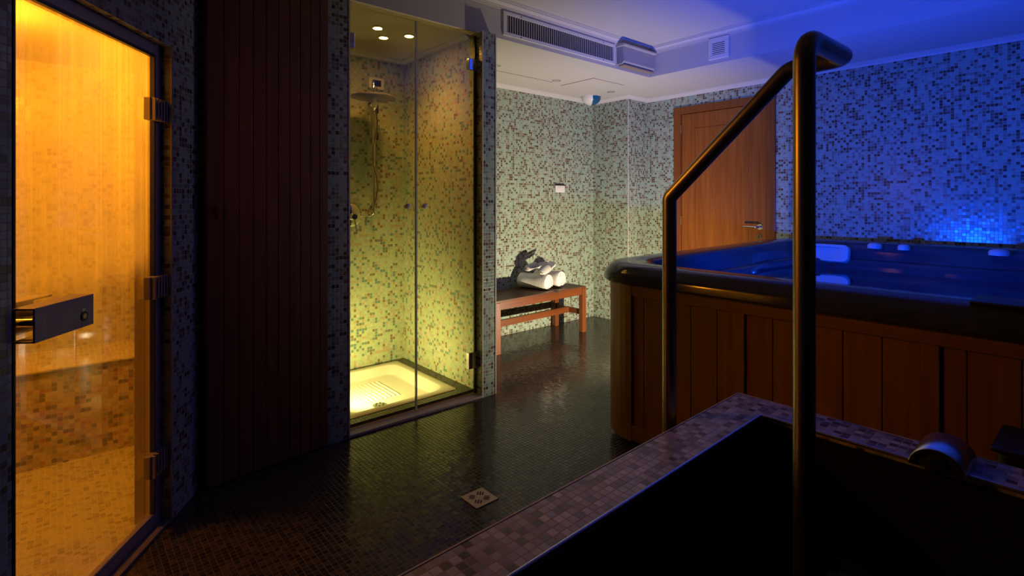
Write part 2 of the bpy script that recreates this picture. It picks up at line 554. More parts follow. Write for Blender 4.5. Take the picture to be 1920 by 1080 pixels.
struct(mb, 'ceiling_lowered', M['plaster'], 'lowered white plaster ceiling section with vertical face holding the air grille', 'ceiling')

# wall with the wooden door (opening y 2.02..2.97, z..2.18)
mb = MB()
mb.box(XR, XR + 0.12, -2.1, 2.02, 0, ZC); mb.box(XR, XR + 0.12, 2.97, 3.9, 0, ZC)
mb.box(XR, XR + 0.12, 2.02, 2.97, 2.175, ZC)
struct(mb, 'wall_right', M['mint'], 'mosaic tiled wall behind the hot tub, lit deep blue, with the wooden door', 'wall')
struct(MB().box(2.05, XR + .12, YB, YB + 0.12, 0, ZS), 'wall_back', M['mint'], 'pale green and brown mosaic wall behind the wooden bench', 'wall')
struct(MB().box(XP, XR, 3.327, YB, 0, ZS), 'wall_pier', M['mint'], 'mosaic tiled corner pier between the bench and the wooden door', 'wall')
struct(MB().box(2.055, 2.164, YS, YB, 0, ZS), 'wall_partition', M['mint'], 'narrow mosaic tiled partition end between the shower and the bench', 'wall')
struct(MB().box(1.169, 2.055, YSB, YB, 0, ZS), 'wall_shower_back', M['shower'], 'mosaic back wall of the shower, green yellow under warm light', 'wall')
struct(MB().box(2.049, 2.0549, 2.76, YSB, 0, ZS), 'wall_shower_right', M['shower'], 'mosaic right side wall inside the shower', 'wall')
struct(MB().box(1.047, 1.169, YS, YB, 0, ZS + 0.0), 'wall_shower_left', M['mint'], 'narrow mosaic tiled post between the wooden sauna door and the shower', 'wall')
# wall round the sauna opening, with a dark boarded cabin behind it
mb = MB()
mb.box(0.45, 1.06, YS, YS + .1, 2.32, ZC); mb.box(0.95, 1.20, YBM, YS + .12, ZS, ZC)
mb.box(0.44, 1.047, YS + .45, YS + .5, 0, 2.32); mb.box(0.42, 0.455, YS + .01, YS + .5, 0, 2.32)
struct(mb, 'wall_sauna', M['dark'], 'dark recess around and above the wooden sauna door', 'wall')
# angled wall of the steam room, opening s -.742..0, z 0..1.855
mb = MB(SX)
mb.box(-3.3, -0.742, 0, 0.095, 0, ZC); mb.box(0, 0.30, 0, 0.095, 0, ZC); mb.box(-0.742, 0, 0, 0.095, 1.855, ZC)
mb.box(-0.742, 0, 0.035, 0.095, 0, 0.014)
struct(mb, 'wall_steam', M['mint'], 'dark mosaic tiled wall around the steam room glass door', 'wall')
struct(MB().box(-2.4, 0.50, 3.70, 3.8, 0, 2.3), 'wall_steam_back', M['steam'], 'amber lit tiled back wall inside the steam room', 'wall')
p0, p1 = sp(0.30, 0.095), sp(-3.2, 0.095)
struct(MB().poly([(0.40, 2.60), (0.44, 2.60), (0.44, 3.72), (0.40, 3.72)], 0, 2.3), 'wall_steam_right', M['steam'], 'tiled right end wall inside the steam room, behind the door jamb', 'wall')
struct(MB().box(-1.85, -1.75, -0.5, 3.8, 0, 2.3), 'wall_steam_left', M['steam'], 'tiled left end wall inside the steam room', 'wall')
room = [sp(-2.9, 0.095), sp(0.2, 0.095), (0.44, 3.75), (-1.8, 3.75)]
struct(MB().poly(room, 1.98, 2.04), 'ceiling_steam', M['plaster'], 'bright amber ceiling inside the steam room', 'ceiling')
struct(MB().poly(room, 0.0005, 0.012), 'floor_steam', M['steam'], 'amber lit pale mosaic floor inside the steam room', 'floor')
struct(MB().box(-1.7, 4.9, -2.1, -2.0, 0, ZC), 'wall_front', M['floor'], 'unseen wall behind the camera, given dark mosaic to cut fill light', 'wall')  # unseen room walls; the dark tile is added to cut fill light
struct(MB().box(-1.7, -1.6, -2.1, 0.2, 0, ZC), 'wall_rear', M['floor'], 'unseen wall beside the camera, given dark mosaic to cut fill light', 'wall')

# cornices
cp = [(0, ZC), (0, ZC - .052), (.007, ZC - .052), (.007, ZC - .043), (.013, ZC - .043), (.016, ZC - .032), (.026, ZC - .022), (.036, ZC - .018), (.036, ZC - .011), (.044, ZC - .011), (.044, ZC - .006), (.052, ZC - .006), (.052, ZC)]
struct(MB().sweep([(XB, -1.9), (XB, YBM), (1.0, YBM)], [(o_, z_) for o_, z_ in cp]), 'trim_1', M['cornice'],
       'moulded cornice along the top of the ceiling step, above the air grille', 'cornice')
cs = [(0, ZS), (0, ZS - .034), (.006, ZS - .034), (.010, ZS - .024), (.026, ZS - .014), (.04, ZS - .008), (.048, ZS - .004), (.048, ZS)]
struct(MB().sweep([(XR, -1.9), (XR, 3.327), (XP, 3.327), (XP, YB), (2.164, YB)], cs), 'trim_2', M['cornice'],
       'white cornice along the top of the mosaic walls under the lowered ceiling', 'cornice')
struct(MB().sweep([(2.049, 2.80), (2.049, YSB), (1.169, YSB), (1.169, 2.80)], [(o_ * .7, ZS - (ZS - z_) * .7) for o_, z_ in cs]), 'trim_3', M['cornice'],
       'thin cornice around the shower ceiling', 'cornice')
struct(MB().box(1.169, 2.055, YS - .004, YS + .09, 0.0, 0.014, 0.003), 'trim_4', plain('threshold_stone', (0.42, 0.34, 0.34), 0.5),
       'pale stone threshold strip under the shower glass', 'threshold')
mb = MB(); mb.box(2.158, 2.166, YS - .003, YS + .004, 0, ZS); mb.box(2.052, 2.060, YS - .003, YS + .004, 0, ZS)
struct(mb, 'trim_5', M['cornice'], 'pale edge strips on the corners of the tiled partition end', 'trim')
mb = MB(); mb.box(1.045, 1.051, YS - .003, YS + .004, 0, ZS); mb.box(1.165, 1.172, YS - .003, YS + .004, 0, ZS)
struct(mb, 'trim_6', M['cornice'], 'edge strips on the corners of the tiled post left of the shower', 'trim')
struct(MB().box(XP - .004, XP + .002, 3.324, 3.330, 0, ZS - .03), 'trim_7', M['cornice'], 'pale edge strip on the outer corner of the tiled pier', 'trim')
struct(MB(SX).box(-0.80, 0.004, -0.004, 0.035, 0.0, 0.012, 0.002), 'trim_8', plain('sill_stone', (0.14, 0.12, 0.13), 0.5),
       'dark sill strip under the steam room door frame', 'threshold')
struct(MB(SX).box(0.0, 0.006, -0.004, 0.002, 0.0, 1.86), 'trim_9', M['alu'], 'thin metal edge strip on the tiled reveal of the steam room door', 'trim')

# ---- wooden door
d1 = thing('door_1', (XR, 2.495, 0), 'closed cherry wood door with lever handle in the mosaic wall behind the hot tub', 'door', kind='structure')
mb = MB()
mb.box(XR - .018, XR + .10, 2.922, 2.999, 0, 2.20, .004); mb.box(XR - .018, XR + .10, 1.994, 2.082, 0, 2.20, .004)
mb.box(XR - .018, XR + .10, 2.082, 2.922, 2.131, 2.20, .004)
mb.box(XR + .01, XR + .05, 2.082, 2.094, 0, 2.131); mb.box(XR + .01, XR + .05, 2.910, 2.922, 0, 2.131)
mb.build('door_frame', M['doorframe'], d1)
mb = MB()
xf = XR + .004
Y0, Y1 = 2.086, 2.918
mb.box(xf, xf + .04, Y0, 2.238, 0.01, 2.127, .0015); mb.box(xf, xf + .04, 2.777, Y1, 0.01, 2.127, .0015)
mb.box(xf, xf + .04, 2.238, 2.777, 1.981, 2.127, .0015); mb.box(xf, xf + .04, 2.238, 2.777, 0.01, 0.15, .0015)
mb.box(xf + .006, xf + .035, 2.236, 2.780, 0.14, 1.99)
mb.box(xf + .001, xf + .03, 2.242, 2.773, 0.154, 1.977, .0025)
lf = mb.build('door_leaf', M['doorwood'], d1)
mb = MB()
mb.lathe([(0.026, xf - .008), (0.026, xf), (0.024, xf)], (0, 2.135, 1.022), 'X')
mb.tube([(xf - .008, 2.135, 1.022), (xf - .045, 2.135, 1.022), (xf - .055, 2.145, 1.022), (xf - .056, 2.17, 1.022), (xf - .054, 2.262, 1.022)],
        [.010, .010, .010, .0095, .008], 12)
mb.build('handle', M['chrome'], d1, smooth=True)
mb = MB(); mb.lathe([(.026, xf - .006), (.026, xf), (.02, xf)], (0, 2.143, 0.935), 'X')
kh = mb.build('keyhole_plate', plain('bronze', (.25, .18, .10), .35, .9), d1, smooth=True)
MB().box(xf - .0075, xf - .005, 2.140, 2.146, .925, .945).build('keyhole', M['dark'], kh)
for z in (1.98, 1.06):
    MB().box(xf - .018, xf + .004, 2.916, 2.926, z - .045, z + .045, .002).build('hinge', M['steel'], d1)

# ---- steam room door (angled): frame, glass, hinges, pulls
d2 = thing('door_2', (*sp(-.371, .05), 0), 'glass steam room door with droplets and water runs, glowing amber', 'door', rz=SA, kind='structure')
mb = MB(SX)
f0, f1 = 0.034, 0.062
mb.box(-0.742, -0.697, f0, f1, 0.012, 1.855, .003); mb.box(-0.045, 0, f0, f1, 0.012, 1.855, .003)
mb.box(-0.697, -0.045, f0, f1, 1.812, 1.855, .003); mb.box(-0.697, -0.045, f0, f1, 0.012, 0.060, .003)
mb.box(-0.042, -0.0, f1, 0.095, .012, 1.855); mb.box(-.742, -.70, f1, .095, .012, 1.855); mb.box(-.70, -.042, f1, .095, 1.815, 1.855)
mb.build('door_frame', M['alu'], d2)
mb = MB(SX)
mb.box(-0.0475, -0.0430, f0 + .004, 0.105, 0.02, 1.81); mb.box(-.70, -.697, f0 + .004, .105, .02, 1.81)
mb.build('jamb', M['jamb'], d2)
mb = MB(SX)
mb.box(-0.056, -0.0475, f0 - .004, f0 + .012, .062, 1.81); mb.box(-.697, -.690, f0 - .004, f0 + .012, .062, 1.81)
mb.box(-.69, -.056, f0 - .002, f0 + .012, 1.800, 1.812)
mb.build('gasket', M['blackplastic'], d2)
MB(SX).box(-0.690, -0.050, f0 + .012, f0 + .022, 0.066, 1.806).build('glass_pane', M['wetglass'], d2)
for z in (1.598, 0.925, 0.255):
    mb = MB(SX)
    mb.box(-.098, -.050, f0 - .012, f0 + .012, z - .042, z + .042, .002); mb.box(-.050, .004, f0 - .020, f0, z - .042, z + .042, .002)
    for k in range(5):
        x = -.090 + k * .020
        mb.box(x, x + .008, f0 - .026, f0 - .010, z - .042, z + .042, .002)
    mb.build('hinge', M['alu'], d2)
# channel shaped pull bar outside, another inside
def pull(sgn, name):
    mb = MB(SX)
    yw = f0 + .017 - sgn * .085                # plane of the web
    a, b = -0.716, -0.494
    z0, z1 = .886, .974
    yb = f0 + .017 - sgn * .028
    mb.box(a, b, min(yw, yw + sgn * .005), max(yw, yw + sgn * .005), z0, z1, .0015)
    mb.box(a - .0, b, min(yw, yb), max(yw, yb), z1 - .004, z1 + .001, .001)
    mb.box(a - .0, b, min(yw, yb), max(yw, yb), z0 - .001, z0 + .004, .001)
    p = mb.build(name, M['alu'], d2)
    mb = MB(SX)
    for x in (-.675, -.535):
        mb.lathe([(.011, min(yw, f0 + .017)), (.011, max(yw, f0 + .017))], (x, 0, .93), 'Y', 16)
    mb.build('standoff', M['steel'], p, smooth=True)
    mb = MB(SX)
    q = yw - sgn * .002
    mb.lathe([(.014, min(q, yw)), (.014, max(q, yw)), (.009, max(q, yw))], (-.535, 0, .917), 'Y', 20)
    mb.build('ring', M['blackplastic'], p, smooth=True)
    mb = MB(SX); q2 = yw - sgn * .003
    mb.lathe([(.008, min(q2, yw)), (.008, max(q2, yw))], (-.535, 0, .917), 'Y', 16)
    mb.build('screw', plain('brass_screw', (.5, .4, .2), .4, .9), p, smooth=True)
pull(1, 'outer_handle')
pull(-1, 'inner_handle')

# ---- steam room bench and lamp
sb_pts = [(-1.75, 3.28), (0.40, 3.28), (0.40, 3.70), (-1.75, 3.70)]
sbn = thing('tiled_bench', (-.6, 3.5, 0), 'amber lit mosaic bench along the back of the steam room, seen through the glass', 'bench')
MB().box(-1.75, 0.40, 3.283, 3.70, 0.012, 0.452).build('front', M['steambench'], sbn)
MB().box(-1.75, 0.40, 3.27, 3.70, 0.452, 0.468, .006).build('seat', M['steam'], sbn)
sl = thing('wall_lamp', (-.28, 2.75, 1.90), 'round amber lamp on the steam room ceiling', 'lamp')
mb = MB(); mb.lathe([(.11, 1.98), (.11, 1.955), (.10, 1.95)], (-.28, 2.75, 0)); mb.build('base', M['whiteplastic'], sl, smooth=True)
mb = MB(); mb.lathe([(.10, 1.952), (.09, 1.925), (.05, 1.91), (.0, 1.906)], (-.28, 2.75, 0)); mb.build('diffuser', M['amberlens'], sl, smooth=True)

# ---- sauna board door, ajar
a_ = math.atan2(2.574 - 2.644, 0.486 - 1.047)
d3 = thing('door_3', (1.047, 2.644, 0), 'tall dark door of vertical wooden boards standing slightly ajar', 'door', rz=a_, kind='structure')
DX = Matrix.Translation((1.047, 2.644, 0)) @ Matrix.Rotation(a_, 4, 'Z')
mb = MB(DX)
LW = 0.565
edges = [0, .048, .096, .148, .201, .256, .312, .370, .432, .496, LW]
mb.box(0.002, LW, -.050, -.014, 0.012, 2.318)
for k in range(10):
    mb.box(edges[k] + .0012, edges[k + 1] - .0012, -.016, 0.0, 0.012, 2.318, .003)
mb.build('boards', M['saunawood'], d3)
mb = MB(DX); mb.box(.513, .525, 0.0, .022, 1.175, 1.235, .004); mb.build('grip', M['cedar'], d3)

# ------------------------------------------------------------------ shower
scr = thing('shower_screen', (1.61, 2.735, .015), 'frameless glass shower screen of two tall panes with metal hinges', 'shower screen')
YG = 2.735
MB().box(1.172, 1.606, YG - .004, YG + .004, .018, 2.318).build('glass_pane', M['glass'], scr)
MB().box(1.612, 2.050, YG - .004, YG + .004, .018, 2.318).build('glass_pane', M['glass'], scr)
MB().box(1.604, 1.614, YG - .006, YG + .006, .018, 2.318).build('seal_strip', plain('clear_seal', (.45, .45, .38), .2), scr)
MB().box(2.036, 2.050, YG - .007, YG + .007, .018, 2.318).build('edge_profile', plain('dark_profile', (.05, .045, .03), .3, .6), scr)
for x0, x1, z0, z1 in ((1.172, 1.222, 2.08, 2.165), (1.985, 2.052, 2.09, 2.165), (1.985, 2.052, .18, .285)):
    MB().box(x0, x1, YG - .016, YG + .016, z0, z1, .003).build('hinge', M['chrome'], scr)
for x in (1.550, 1.665):
    mb = MB(); mb.lathe([(.010, YG - .018), (.016, YG - .014), (.016, YG - .005), (.016, YG + .005), (.016, YG + .014), (.010, YG + .018)], (x, 0, 1.222), 'Y', 20)
    mb.build('knob', plain('clear_knob', (.6, .6, .45), .15, .0), scr, smooth=True)

x0, x1, y0, y1 = 1.172, 1.967, 2.825, 3.625
mb = MB(); mb.box(1.169, 2.049, 2.756, y0, 0, .032); mb.box(1.169, 2.049, y1, YSB, 0, .032); mb.box(x1, 2.049, y0, y1, 0, .032); mb.box(1.169, x0, y0, y1, 0, .032)
struct(mb, 'floor_shower', M['floor'], 'dark mosaic floor strip around the shower tray', 'floor')
tr = thing('shower_tray', (1.565, 3.22, 0), 'white square shower tray with ribbed floor, brightly lit by the spots', 'shower tray')
x0, x1, y0, y1 = 1.172, 1.967, 2.825, 3.625
mb = MB()
rings = [rrect(x0 + .03, x1 - .03, y0 + .03, y1 - .03, .025, -.03), rrect(x0 + .03, x1 - .03, y0 + .03, y1 - .03, .025, .02), rrect(x0, x1, y0, y1, .025, .022), rrect(x0, x1, y0, y1, .025, .034), rrect(x0 + .006, x1 - .006, y0 + .006, y1 - .006, .022, .038),
         rrect(x0 + .05, x1 - .05, y0 + .05, y1 - .05, .09, .038), rrect(x0 + .058, x1 - .058, y0 + .058, y1 - .058, .085, .035),
         rrect(x0 + .095, x1 - .095, y0 + .095, y1 - .095, .07, -.012), rrect(x0 + .115, x1 - .115, y0 + .115, y1 - .115, .06, -.017)]
mb.loft(rings, True, True, True)
tray = mb.build('basin', M['porcelain'], tr, smooth=True)
mb = MB()
for k in range(11):
    xx = 1.40 + k * .030
    mb.tube([(xx, 3.10, -.018), (xx, 3.115, -.016), (xx, 3.42, -.016), (xx, 3.435, -.018)], [.003, .0055, .0055, .003], 8)
for k in range(11):
    yy = 2.97 + k * .011
    mb.tube([(1.40, yy, -.0175), (1.72, yy, -.0175)], .003, 6)
mb.build('ribs', M['porcelain'], tr, smooth=True)
mb = MB(); mb.lathe([(.045, -.018), (.045, -.014), (.036, -.010), (.0, -.0095)], (1.52, 3.02, 0)); dr_ = mb.build('drain_cover', M['chrome'], tr, smooth=True)
mb = MB()
for k in range(6):
    q = k * PI / 3
    mb.lathe([(.006, -.0100), (.006, -.0085)], (1.52 + .024 * math.cos(q), 3.02 + .024 * math.sin(q), 0), 'Z', 10)
mb.build('hole', M['dark'], dr_)

sh = thing('shower_set', (1.773, 3.61, 1.1), 'chrome shower column with wide round rain head on the shower back wall', 'shower')
mb = MB(); mb.tube([(1.773, 3.62, 1.16), (1.773, 3.62, 2.02)], .011, 14)
for z in (1.16, 1.985):
    mb.tube([(1.773, YSB, z), (1.773, 3.615, z)], .013, 12); mb.lathe([(.026, YSB - .008), (.026, YSB)], (1.773, 0, z), 'Y')
mb.build('slide_bar', M['chrome'], sh, smooth=True)
mb = MB()
mb.tube([(1.773, 3.62, 2.00), (1.773, 3.62, 2.07), (1.768, 3.61, 2.09), (1.755, 3.585, 2.098), (1.70, 3.475, 2.098), (1.672, 3.42, 2.088), (1.665, 3.405, 2.065), (1.665, 3.405, 2.0)], .011, 12)
mb.build('arm', M['chrome'], sh, smooth=True)
mb = MB(); mb.lathe([(.02, 2.005), (.03, 1.992), (.145, 1.982), (.152, 1.978), (.152, 1.971), (.145, 1.968), (.0, 1.968)], (1.665, 3.405, 0), 'Z', 48)
mb.build('rain_head', plain('dark_steel', (.32, .30, .27), .35, .9), sh, smooth=True)
mb = MB()
mb.tube([(1.765, 3.60, 1.93), (1.765, 3.585, 1.94), (1.765, 3.57, 1.99)], [.012, .013, .02], 12)
mb.build('hand_shower', M['chrome'], sh, smooth=True)
mb = MB()
mb.tube([(1.773 + .02 * math.sin(k), 3.60 - .006 * math.cos(k * .9), 1.92 - k * .072) for k in range(11)] + [(1.765, 3.61, 1.16), (1.755, 3.635, 1.145), (1.75, 3.665, 1.15)], .006, 8)
mb.build('hose', M['steel'], sh, smooth=True)
mb = MB(); mb.lathe([(.015, 3.62), (.02, 3.635), (.024, YSB)], (1.755, 0, 1.15), 'Y'); mb.build('hose_outlet', M['chrome'], sh, smooth=True)

va = thing('shower_valve', (1.617, YSB, 1.13), 'round chrome shower mixer plate with lever, half hidden by the post', 'shower valve')
mb = MB(); mb.lathe([(.0, 3.655), (.07, 3.656), (.082, 3.662), (.084, YSB)], (1.617, 0, 1.15), 'Y', 40); mb.build('plate', M['chrome'], va, smooth=True)
mb = MB(); mb.lathe([(.02, 3.60), (.024, 3.605), (.024, 3.66)], (1.617, 0, 1.14), 'Y'); mb.tube([(1.617, 3.61, 1.13), (1.62, 3.59, 1.08), (1.622, 3.575, 1.02)], [.008, .007, .006], 10)
mb.build('lever', M['chrome'], va, smooth=True)

ab = thing('alarm_box', (1.812, YSB, 2.10), 'small white framed alarm unit with pull cord above the shower head', 'alarm')
mb = MB()
mb.loft([rrect(1.752, 1.872, 2.092, 2.176, .012, 0), rrect(1.752, 1.872, 2.092, 2.176, .012, .018), rrect(1.757, 1.867, 2.097, 2.171, .010, .022)], True, True, True)
mb.xf = Matrix(((1, 0, 0, 0), (0, 0, -1, YSB), (0, 1, 0, 0), (0, 0, 0, 1)))
mb.build('frame', M['whiteplastic'], ab)
MB().box(1.782, 1.846, YSB - .0245, YSB - .02, 2.112, 2.158, .001).build('display', M['blackplastic'], ab)
MB().tube([(1.812, YSB - .024, 2.115), (1.811, YSB - .03, 1.95), (1.808, YSB - .03, 1.74)], .0016, 6).build('cord', M['maroon'], ab)
for x, z in ((1.811, 1.94), (1.808, 1.742)):
    mb = MB(); mb.lathe([(.003, z + .035), (.009, z + .025), (.012, z - .02), (.008, z - .032), (.0, z - .034)], (x, YSB - .03, 0), 'Z', 12)
    mb.build('pull', M['maroon'], ab, smooth=True)

SL = ['lit recessed spotlight in the shower ceiling, leftmost and nearest of the three', 'lit recessed spotlight in the shower ceiling, the one nearest the back wall',
      'lit recessed spotlight in the shower ceiling, nearest the glass seam on the right']
for (x, y), lb in zip(SPOTS, SL):
    t = thing('recessed_spotlight', (x, y, ZS), lb, 'spotlight', 'lit spotlights in the shower')
    mb = MB(); mb.lathe([(.040, ZS), (.040, ZS - .004), (.028, ZS - .006), (.028, ZS - .003), (.028, ZS)], (x, y, 0)); mb.build('ring', M['whiteplastic'], t, smooth=True)
    mb = MB(); mb.lathe([(.027, ZS - .002), (.027, ZS - .0045), (.0, ZS - .0055)], (x, y, 0)); mb.build('lens', M['spotlens'], t, smooth=True)

# ------------------------------------------------------------------ ceiling fittings
g = thing('air_grille', (2.83, YBM, 2.37), 'long white air conditioning grille with dark vertical fins in the ceiling step', 'air vent')
gx0, gx1, gz0, gz1 = 2.262, 3.455, 2.368, 2.532
mb = MB()
mb.box(gx0, gx1, YBM - .012, YBM, gz0, gz0 + .024, .002); mb.box(gx0, gx1, YBM - .012, YBM, gz1 - .024, gz1, .002)
mb.box(gx0, gx0 + .03, YBM - .012, YBM, gz0 + .024, gz1 - .024, .002); mb.box(gx1 - .03, gx1, YBM - .012, YBM, gz0 + .024, gz1 - .024, .002)
mb.build('frame', M['whiteplastic'], g)
MB().box(gx0 + .02, gx1 - .02, YBM - .002, YBM - .0005, gz0 + .02, gz1 - .02).build('backing', M['dark'], g)
nf = 52
for k in range(nf):
    x = gx0 + .03 + (gx1 - gx0 - .06) * (k + .5) / nf
    MB().box(x - .0035, x + .0035, YBM - .010, YBM - .002, gz0 + .022, gz1 - .022).build('fin', M['greyplastic'], g)
for x in (2.42, 3.30):
    for z in (gz0 + .012, gz1 - .012):
        mb = MB(); mb.lathe([(.004, YBM - .0135), (.004, YBM - .011)], (x, 0, z), 'Y', 10); mb.build('screw', M['dark'], g)


el = thing('emergency_light', (3.70, YBM, 2.36), 'boxy emergency light with frosted cover at the corner of the ceiling step', 'emergency light')
ex0, ex1 = 3.472, 3.925
mb = MB()
pr = [(YBM, 2.372), (YBM - .052, 2.372), (YBM - .075, 2.392), (YBM - .062, 2.522), (YBM, 2.532)]
mb.loft([[(x, y, z) for y, z in pr] for x in (ex0 + .012, ex1 - .012)], True, True, True)
mb.build('cover', M['clearplastic'], el, bevel=.006)
mb = MB()
pr = [(YBM, 2.545), (YBM - .088, 2.535), (YBM - .090, 2.518), (YBM - .05, 2.515), (YBM, 2.515)]
mb.loft([[(x, y, z) for y, z in pr] for x in (ex0, ex1)], True, True, True)
mb.build('housing', M['greyplastic'], el, bevel=.006)
mb = MB()
mb.box(ex0 + .02, ex1 - .02, YBM - .068, YBM - .01, 2.360, 2.373, .003)
mb.build('reflector', plain('tray_brown', (.28, .22, .18), .5), el)

v = thing('wall_vent', (XB, 2.07, 2.37), 'small square white vent with horizontal slats on the ceiling step', 'vent')
vy0, vy1, vz0, vz1 = 1.988, 2.158, 2.372, 2.540
mb = MB()
mb.box(XB - .014, XB, vy0, vy1, vz0, vz0 + .034, .003); mb.box(XB - .014, XB, vy0, vy1, vz1 - .034, vz1, .003)
mb.box(XB - .014, XB, vy0, vy0 + .034, vz0 + .034, vz1 - .034, .003); mb.box(XB - .014, XB, vy1 - .034, vy1, vz0 + .034, vz1 - .034, .003)
mb.build('frame', M['whiteplastic'], v)
MB().box(XB - .003, XB - .0005, vy0 + .03, vy1 - .03, vz0 + .03, vz1 - .03).build('backing', M['dark'], v)
for k in range(7):
    z = vz0 + .038 + k * .0145
    MB().box(XB - .013, XB - .003, vy0 + .032, vy1 - .032, z, z + .0075).build('slat', M['whiteplastic'], v)

for x, y, lb in ((3.40, 3.33, 'unlit recessed downlight in the lowered ceiling, above the left part of the bench'), (4.16, 3.32, 'unlit recessed downlight in the lowered ceiling, nearest the corner pier'),
                 (2.66, 3.28, 'unlit recessed downlight at the edge of the tiled partition end')):
    t = thing('downlight', (x, y, ZS), lb, 'downlight', 'unlit downlights over the bench')
    mb = MB(); mb.lathe([(.040, ZS), (.040, ZS - .004), (.029, ZS - .006), (.029, ZS - .002)], (x, y, 0)); mb.build('ring', M['chrome'], t, smooth=True)
    mb = MB(); mb.lathe([(.028, ZS - .001), (.028, ZS - .004), (.0, ZS - .005)], (x, y, 0)); mb.build('lens', M['deadlens'], t, smooth=True)

hm = plain('hatch_paint', (.70, .68, .66), .8)
hj = plain('joint_shadow', (.22, .19, .17), .9)
def hatch(x0, x1, y0, y1, label):
    h = thing('access_panel', ((x0 + x1) / 2, (y0 + y1) / 2, ZS), label, 'access panel', 'ceiling access panels')
    MB().box(x0 + .004, x1 - .004, y0 + .004, y1 - .004, ZS - .004, ZS).build('panel', M['plaster'], h)
    mb = MB(); mb.box(x0, x1, y0, y0 + .004, ZS - .002, ZS); mb.box(x0, x1, y1 - .004, y1, ZS - .002, ZS)
    mb.box(x0, x0 + .004, y0, y1, ZS - .002, ZS); mb.box(x1 - .004, x1, y0, y1, ZS - .002, ZS)
    mb.build('joint', hj, h)
hatch(3.58, 4.02, 3.05, 3.45, 'square painted access panel between the two downlights')
hatch(2.60, 3.42, 3.40, 3.68, 'long painted access panel above the left of the bench')

ms = thing('motion_sensor', (4.21, 3.62, ZS), 'white dome motion sensor with blue lens hanging in the ceiling corner', 'sensor')
R = .100
c = (4.20, 3.61)
def dome(a0, a1, rad, e=0.0):
    mb = MB(); rings = []
    for j in range(9):
        ph = (PI / 2) * j / 8
        r = max(rad * math.cos(ph), 1e-3); z = ZS - .006 - .085 * math.sin(ph) * rad / R
        rings.append([(c[0] + r * math.cos(a0 + (a1 - a0) * k / 20), c[1] + r * math.sin(a0 + (a1 - a0) * k / 20), z) for k in range(21)])
    mb.loft(rings, False)
    return mb
mb = dome(0, 2 * PI, R); mb.lathe([(R, ZS), (R, ZS - .006), (R - .003, ZS - .007)], (*c, 0)); mb.build('shell', M['whiteplastic'], ms, smooth=True)
mb = dome(-2.25, -0.45, R + .0012); mb.build('lens', M['bluelens'], ms, smooth=True)

sw = thing('wall_switch', (3.915, YB, 1.345), 'small white switch plate on the mosaic wall above the bench', 'switch')
MB().box(3.848, 3.982, YB - .012, YB, 1.344, 1.415, .003).build('plate', M['whiteplastic'], sw)
MB().box(3.870, 3.960, YB - .016, YB - .010, 1.358, 1.402, .002).build('rocker', M['whiteplastic'], sw)
MB().box(3.848, 3.982, YB - .014, YB, 1.416, 1.428, .002).build('top_edge', M['blackplastic'], sw)

hk = thing('coat_hook', (2.164, 2.80, 1.81), 'dark coat hook sticking out from behind the tiled partition end', 'hook')
MB().box(2.164, 2.172, 2.77, 2.83, 1.79, 1.84, .002).build('plate', M['blackplastic'], hk)
mb = MB(); mb.tube([(2.17, 2.80, 1.808), (2.215, 2.80, 1.805), (2.245, 2.80, 1.812)], [.010, .009, .011], 10); mb.build('peg', M['blackplastic'], hk, smooth=True)

# ------------------------------------------------------------------ floor drain
fd = thing('floor_drain', (1.347, 1.772, 0), 'small square beige floor drain cover with slots', 'drain')
mb = MB(); mb.box(1.290, 1.404, 1.715, 1.829, 0.0004, .004, .001); mb.build('cover', M['beige'], fd)
cx, cy = 1.347, 1.772
for gx, gy in ((1, 0), (-1, 0), (0, 1), (0, -1)):
    for k in (-1, 0, 1):
        ln = .016 if k else .021
        # groups of three slots, each group turned by 45 degrees to the plate
        dx, dy = (gx * .026, gy * .026)
        u = Vector((gx, gy)); p = Vector((-gy, gx))
        ctr = Vector((cx, cy)) + Vector(((gx - gy), (gx + gy))) * .7071 * .031 + Vector(((-gy - gx), (gx - gy))) * .7071 * .011 * k
        ang = math.atan2(gx + gy, gx - gy)
        MB().box(ctr.x - ln / 2 - .003, ctr.x + ln / 2 + .003, ctr.y - .003, ctr.y + .003, .0035, .0046, rot=Matrix.Rotation(ang, 3, 'Z')).build('slot', M['dark'], fd)

# ------------------------------------------------------------------ bench with towels and slippers
BA = math.radians(2.5)
bn = thing('wooden_bench', (3.265, 3.545, 0), 'reddish brown slatted wooden bench against the mosaic wall', 'bench', rz=BA)
BX = Matrix.Translation((3.265, 3.545, 0)) @ Matrix.Rotation(BA, 4, 'Z')
HL, HD, BH = .58, .20, .44
for sx in (-1, 1):
    for sy in (-1, 1):
        mb = MB(BX); x = sx * (HL - .028); y = sy * (HD - .026)
        mb.box(x - .026, x + .026, y - .024, y + .024, 0, BH - .018, .003); mb.build('leg', M['benchleg'], bn)
ns = 7
for k in range(ns):
    y = -HD + .028 + (2 * HD - .056) * k / (ns - 1)
    MB(BX).box(-HL, HL, y - .024, y + .024, BH - .018, BH, .003).build('slat', M['slat'], bn)
for sy in (-1, 1):
    y = sy * (HD - .024)
    MB(BX).box(-HL + .05, HL - .05, y - .012, y + .012, BH - .080, BH - .018, .002).build('apron', M['benchwood'], bn)
for sx in (-1, 1):
    x = sx * (HL - .028)
    MB(BX).box(x - .012, x + .012, -HD + .045, HD - .045, .165, .215, .002).build('end_rail', M['benchleg'], bn)
    MB(BX).box(x - .012, x + .012, -HD + .045, HD - .045, BH - .08, BH - .018, .002).build('end_apron', M['benchleg'], bn)
MB(BX).box(-HL + .03, HL - .03, -.014, .014, .165, .222, .002).build('stretcher', M['benchwood'], bn)
MB(BX).box(.14, .18, -HD + .0005, -HD + .026, BH - .016, BH + .0012).build('maker_plate', M['dark'], bn)


